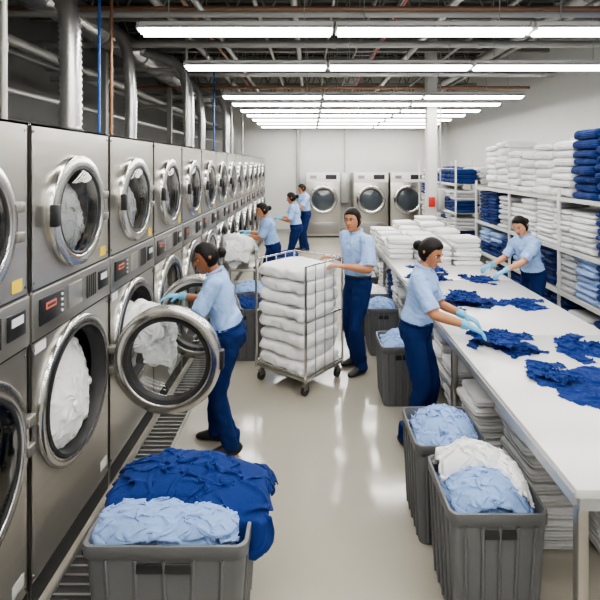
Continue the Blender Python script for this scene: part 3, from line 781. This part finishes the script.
def person(name,pos,heading,H,female,lean,hands,feet,look,skin,glove=True,side=0.0,voxel=.0115,poles=None,curl=.7,handn=None,hdir=None):
    th=math.radians(heading); f=V((math.cos(th),math.sin(th),0)); r=V((math.sin(th),-math.cos(th),0)); up=V((0,0,1)); s=H/1.70
    pos=V((pos[0],pos[1],0)); l=math.radians(lean)
    Pc=pos+up*.925*s-f*math.sin(l)*.10*s
    u=(up*math.cos(l)+f*math.sin(l)+r*math.sin(math.radians(side))).normalized(); f2=(f-u*f.dot(u)).normalized(); r2=f2.cross(u)
    T=lambda x,y,z: Pc+(r2*x+f2*y+u*z)*s
    t=B('tmp')
    if female: rings=[(-.10,.10,.085,0),(-.06,.155,.115,-.01),(.0,.180,.132,-.012),(.07,.170,.124,-.005),(.11,.168,.124,0),(.15,.160,.120,0),(.20,.150,.112,.004),(.28,.160,.118,.010),(.36,.172,.130,.014),(.42,.170,.115,.004),(.47,.145,.09,-.004),(.505,.095,.068,-.008),(.53,.055,.052,-.008)]; sw=.172
    else: rings=[(-.10,.10,.085,0),(-.06,.15,.112,-.005),(.0,.170,.124,-.006),(.07,.165,.120,0),(.11,.176,.130,0),(.16,.172,.128,0),(.20,.170,.122,.004),(.28,.182,.124,.006),(.36,.195,.128,.006),(.42,.197,.116,.0),(.47,.165,.092,-.004),(.505,.105,.07,-.008),(.53,.06,.055,-.008)]; sw=.198
    t.tube([T(0,o,z) for z,a,c,o in rings],[a*s for z,a,c,o in rings],SHIRT,rb=[c*s for z,a,c,o in rings],n=28,up=r2)
    lk=V(look).normalized(); hc=T(0,.035+.02*math.sin(l),.645)+(lk-f2*lk.dot(f2))*.01*s
    neck0=T(0,-.008,.49); neck1=hc-u*.055*s-f2*.012*s
    t.cap(neck0,neck1,.056*s,.052*s,skin)
    legs=[];arms=[]
    for k,sg in enumerate((-1,1)):
        hip=Pc+r*(sg*.088*s)-up*.03*s
        fx,fy=feet[k]; ank=pos+r*(sg*.095+fx)*s+f*fy*s+up*.085*s
        knee,_=ik(hip,ank,.42*s,.41*s,f+r*sg*.1)
        t.cap(hip,knee,.097*s,.073*s,TROU,16); t.cap(knee,ank-up*.01,.073*s,.063*s,TROU,16); t.cap(hip+up*.02,Pc,.10*s,.11*s,TROU)
        hem=ank-up*.03*s; t.tube([ank+up*.1*s,hem],[.065*s,.070*s],TROU,n=16)
        legs.append((hip,knee,ank))
        sh=T(sg*sw,-.005,.445); 
        pole=V(poles[k]) if poles and poles[k] is not None else (-up*1.0+r*sg*.55-f*.3)
        el,wr=ik(sh,hands[k],.285*s,.25*s,pole)
        sl=sh.lerp(el,.78); sr=.063*s if female else .070*s
        t.cap(T(sg*.06,-.005,.46),sh,.060*s,sr,SHIRT); t.cap(sh,sl,sr,sr*1.0,SHIRT,16)
        ar=.042*s if female else .047*s
        t.cap(sh,el,ar,ar*.92,skin,14); mid=el.lerp(wr,.3); t.cap(el,mid,ar*.92,ar*.95,skin,14); t.cap(mid,wr,ar*.95,.027*s,skin,14)
        arms.append((sh,sl,el,wr,sr,ar))
    me=t.mesh(); ob=bpy.data.objects.new('tmp',me); COL.objects.link(ob)
    md=ob.modifiers.new('r','REMESH'); md.mode='VOXEL'; md.voxel_size=voxel; md.adaptivity=0
    ms=ob.modifiers.new('s','SMOOTH'); ms.factor=.5; ms.iterations=4
    dg=bpy.context.evaluated_depsgraph_get(); m2=bpy.data.meshes.new_from_object(ob.evaluated_get(dg))
    nv=len(m2.vertices); co=np.zeros(nv*3); m2.vertices.foreach_get('co',co); co=co.reshape(-1,3)
    no=np.zeros(nv*3); m2.vertices.foreach_get('normal',no); no=no.reshape(-1,3)
    faces=[list(p.vertices) for p in m2.polygons]
    bpy.data.objects.remove(ob); bpy.data.meshes.remove(m2); bpy.data.meshes.remove(me)
    def zones(Pt):
        ux=np.array(u); rx=np.array(r2); fx=np.array(f2); q=(Pt-np.array(Pc))/s
        z=q@ux; x=q@rx; y=q@fx
        zs=[a[0] for a in rings]; A=np.interp(z,zs,[a[1] for a in rings]); Cc=np.interp(z,zs,[a[2] for a in rings]); O=np.interp(z,zs,[a[3] for a in rings])
        e=np.sqrt((x/A)**2+((y-O)/Cc)**2); dt=(e-1)*np.minimum(A,Cc)*s+np.maximum(0,np.maximum(z-.53,-.12-z))*s
        wb=.085+.0*z
        dsh=np.where(z>=wb,dt,9.0); dtr=np.where(z<wb,dt,9.0); dsk=segdist(Pt,neck0,neck1,.056*s,.052*s)-.0*s
        dsk=np.where(z>.515,dsk-.02,dsk+.01)
        for h_,k_,a_ in legs:
            dtr=np.minimum(dtr,segdist(Pt,h_,k_,.094*s,.07*s)); dtr=np.minimum(dtr,segdist(Pt,k_,a_,.07*s,.06*s))
        dtr=np.where(z<wb,dtr,9)
        for sh,sl,el,wr,sr,ar in arms:
            dd=np.array((el-sh).normalized()); tt=(Pt-np.array(sh))@dd; Lm=(sl-sh).length+sr*.55
            dsl=segdist(Pt,sh,sl,sr,sr); dsh=np.minimum(dsh,np.where(tt<Lm,dsl,9))
            dar=np.minimum(segdist(Pt,sh,el,ar,ar*.92),segdist(Pt,el,wr,ar*.95,.027*s))
            dsk=np.minimum(dsk,np.where((tt>=Lm)|(segdist(Pt,el,wr,ar*.95,.027*s)<.004),dar,9))
        return np.argmin(np.stack([dsh,dtr,dsk]),axis=0)
    zv=zones(co)
    sd=abs(pos.x)*3.1+pos.y
    Ls=(co-np.array(pos)); fs_=billow(Ls*np.array([1,1,.75]),8.5,sd,.30)*.65+billow(Ls,16,sd+2,.35)*.3-.42
    ft_=billow(Ls*np.array([1,1,.5]),7.5,sd+5,.4)*.7+billow(Ls*np.array([1,1,.7]),15,sd+6,.4)*.25-.42
    co=co+no*(np.where(zv==0,fs_*.030,np.where(zv==1,ft_*.027,0)))[:,None]
    fc=np.array([co[q].mean(0) for q in faces]); zf=zones(fc)
    b=B(name); MM=[SHIRT,TROU,skin]; b.add([tuple(c) for c in co],faces,[MM[k] for k in zf])
    def torus(c,ax,R1,R2,rr,m,upv=None,n=28,tilt=0):
        a,x,y=frame(ax,upv); pts=[V(c)+x*R1*math.cos(2*math.pi*i/n)+y*R2*math.sin(2*math.pi*i/n)+a*tilt*math.cos(2*math.pi*i/n) for i in range(n+1)]
        b.tube(pts,rr,m,n=8,close=False)
    torus(T(0,-.004,.525),u,.062*s,.064*s,.013*s,SHIRT,f2,tilt=-.018*s)
    for sg in (-1,1):
        p0=T(sg*.012,.066,.50); p1=T(sg*.045,.052,.525)
        b.tube([p1,(p0+p1)/2+f2*.008*s,p0-u*.012*s],[.010*s,.016*s,.006*s],SHIRT,rb=[.006*s]*3,n=8,up=u)
    torus(T(0,-.003,.078),u,.119*s,.166*s,.013*s,BLK if not female else TROU,f2)
    for sh,sl,el,wr,sr,ar in arms:
        d=(el-sh).normalized(); torus(sh+d*((sl-sh).length+sr*.42),d,sr*.95,sr*.95,.007*s,SHIRT)
    b.tube([T(0,.120,.12),T(0,.124,.2),T(0,.136,.3),T(0,.136,.38),T(0,.10,.46)],[.012*s]*5,SHIRT,rb=[.004*s]*5,n=8,up=r2)
    for sg,(h_,k_,a_) in zip((-1,1),legs):
        g=V((a_.x,a_.y,0)); fd=(f+r*sg*.18).normalized()
        P=[g+fd*q*s+up*zz*s for q,zz in ((-.075,.035),(-.06,.045),(-.02,.055),(.05,.045),(.11,.032),(.155,.026),(.175,.02))]
        b.tube(P,[.022*s,.036*s,.040*s,.042*s,.044*s,.034*s,.014*s],SHOE,rb=[.03*s,.045*s,.06*s,.045*s,.032*s,.024*s,.014*s],n=16,up=fd.cross(up),zmin=.002)
    headgeo(b,hc,lk,u,s*1.05,skin,female)
    gm=GLOVE if glove else skin
    for k,sg in enumerate((-1,1)):
        sh,sl,el,wr,sr,ar=arms[k]; d=(wr-el).normalized()
        hd=V(hdir[k]) if hdir and hdir[k] is not None else d
        n=V(handn[k]) if handn and handn[k] is not None else -up
        dd=(d*.35+hd.normalized()*.65).normalized()
        lat=dd.cross((n-dd*n.dot(dd)).normalized()); mid=-r*sg
        ts=1 if lat.dot(mid if abs(lat.dot(mid))>.2 else up)>0 else -1
        hand(b,wr,dd,n,ts,s*(.97 if female else 1.03),gm,curl)
        if glove: 
            a=el.lerp(wr,.80); b.tube([a,el.lerp(wr,.9),wr],[.035*s,.0335*s,.031*s],GLOVE,n=16)
    return b.done(origin=(pos.x,pos.y,0))
person('woman_laundry_worker',(-.66,3.80),182,1.66,True,13,[(-1.08,3.64,1.12),(-1.08,3.97,1.16)],[(0,-.05),(.02,.10)],(-1,-.42,-.32),SKIN1,hdir=[(-1,0,-.2),(-1,-.2,-.1)],voxel=.0095)
person('woman_laundry_worker',(.87,3.88),-24,1.68,True,7,[(1.20,3.74,1.07),(1.15,3.49,1.07)],[(0,.03),(0,-.06)],(.72,-.66,-.42),SKIN2,hdir=[(1,-.1,-.5),(1,-.1,-.5)],poles=[(-.1,.5,-1),(-.6,-.5,-1)],voxel=.0095)
person('man_laundry_worker',(.52,5.25),208,1.78,False,3,[(.34,4.93,1.20),(.27,5.33,1.22)],[(0,.02),(.02,-.06)],(-.55,-.83,-.05),SKIN2,glove=False,hdir=[(-1,0,.1),(-1,-.1,0)],poles=[(.3,-.5,-1),(.3,.4,-1)],voxel=.0095)
person('woman_laundry_worker',(2.66,5.75),190,1.67,True,13,[(2.22,5.48,1.03),(2.20,5.86,1.02)],[(0,0),(0,-.05)],(-.8,-.60,-.45),SKIN3)
person('woman_laundry_worker',(-.62,7.75),188,1.66,True,12,[(-1.00,7.62,1.12),(-1.04,7.90,1.14)],[(0,.0),(0,.08)],(-1,-.4,-.30),SKIN2,voxel=.014)
person('woman_laundry_worker',(-.30,10.1),170,1.68,True,6,[(-.62,10.0,1.12),(-.62,10.35,1.12)],[(0,.0),(0,.06)],(-1,.1,-.3),SKIN2,voxel=.015)
person('man_laundry_worker',(-.12,12.6),200,1.76,False,6,[(-.45,12.3,1.1),(-.45,12.65,1.1)],[(0,.0),(0,.06)],(-1,-.3,-.3),SKIN2,voxel=.015)
# ------------------------------------------------------------------ world & camera
w=bpy.data.worlds.new('World'); scene.world=w; w.use_nodes=True
w.node_tree.nodes['Background'].inputs[0].default_value=(.6,.65,.7,1); w.node_tree.nodes['Background'].inputs[1].default_value=.2
cd_=bpy.data.cameras.new('Camera'); cam=bpy.data.objects.new('Camera',cd_); COL.objects.link(cam)
cam.location=(0,0,2.24); cam.rotation_euler=(math.pi/2,0,0)
cd_.sensor_width=36; cd_.lens=28.8; cd_.shift_x=-10/600; cd_.shift_y=-135/600; cd_.clip_start=.05; cd_.clip_end=100
scene.camera=cam
try: scene.view_settings.look='AgX - Medium High Contrast'
except Exception as e: print(e)
print('SCRIPT',time.time()-T_0)
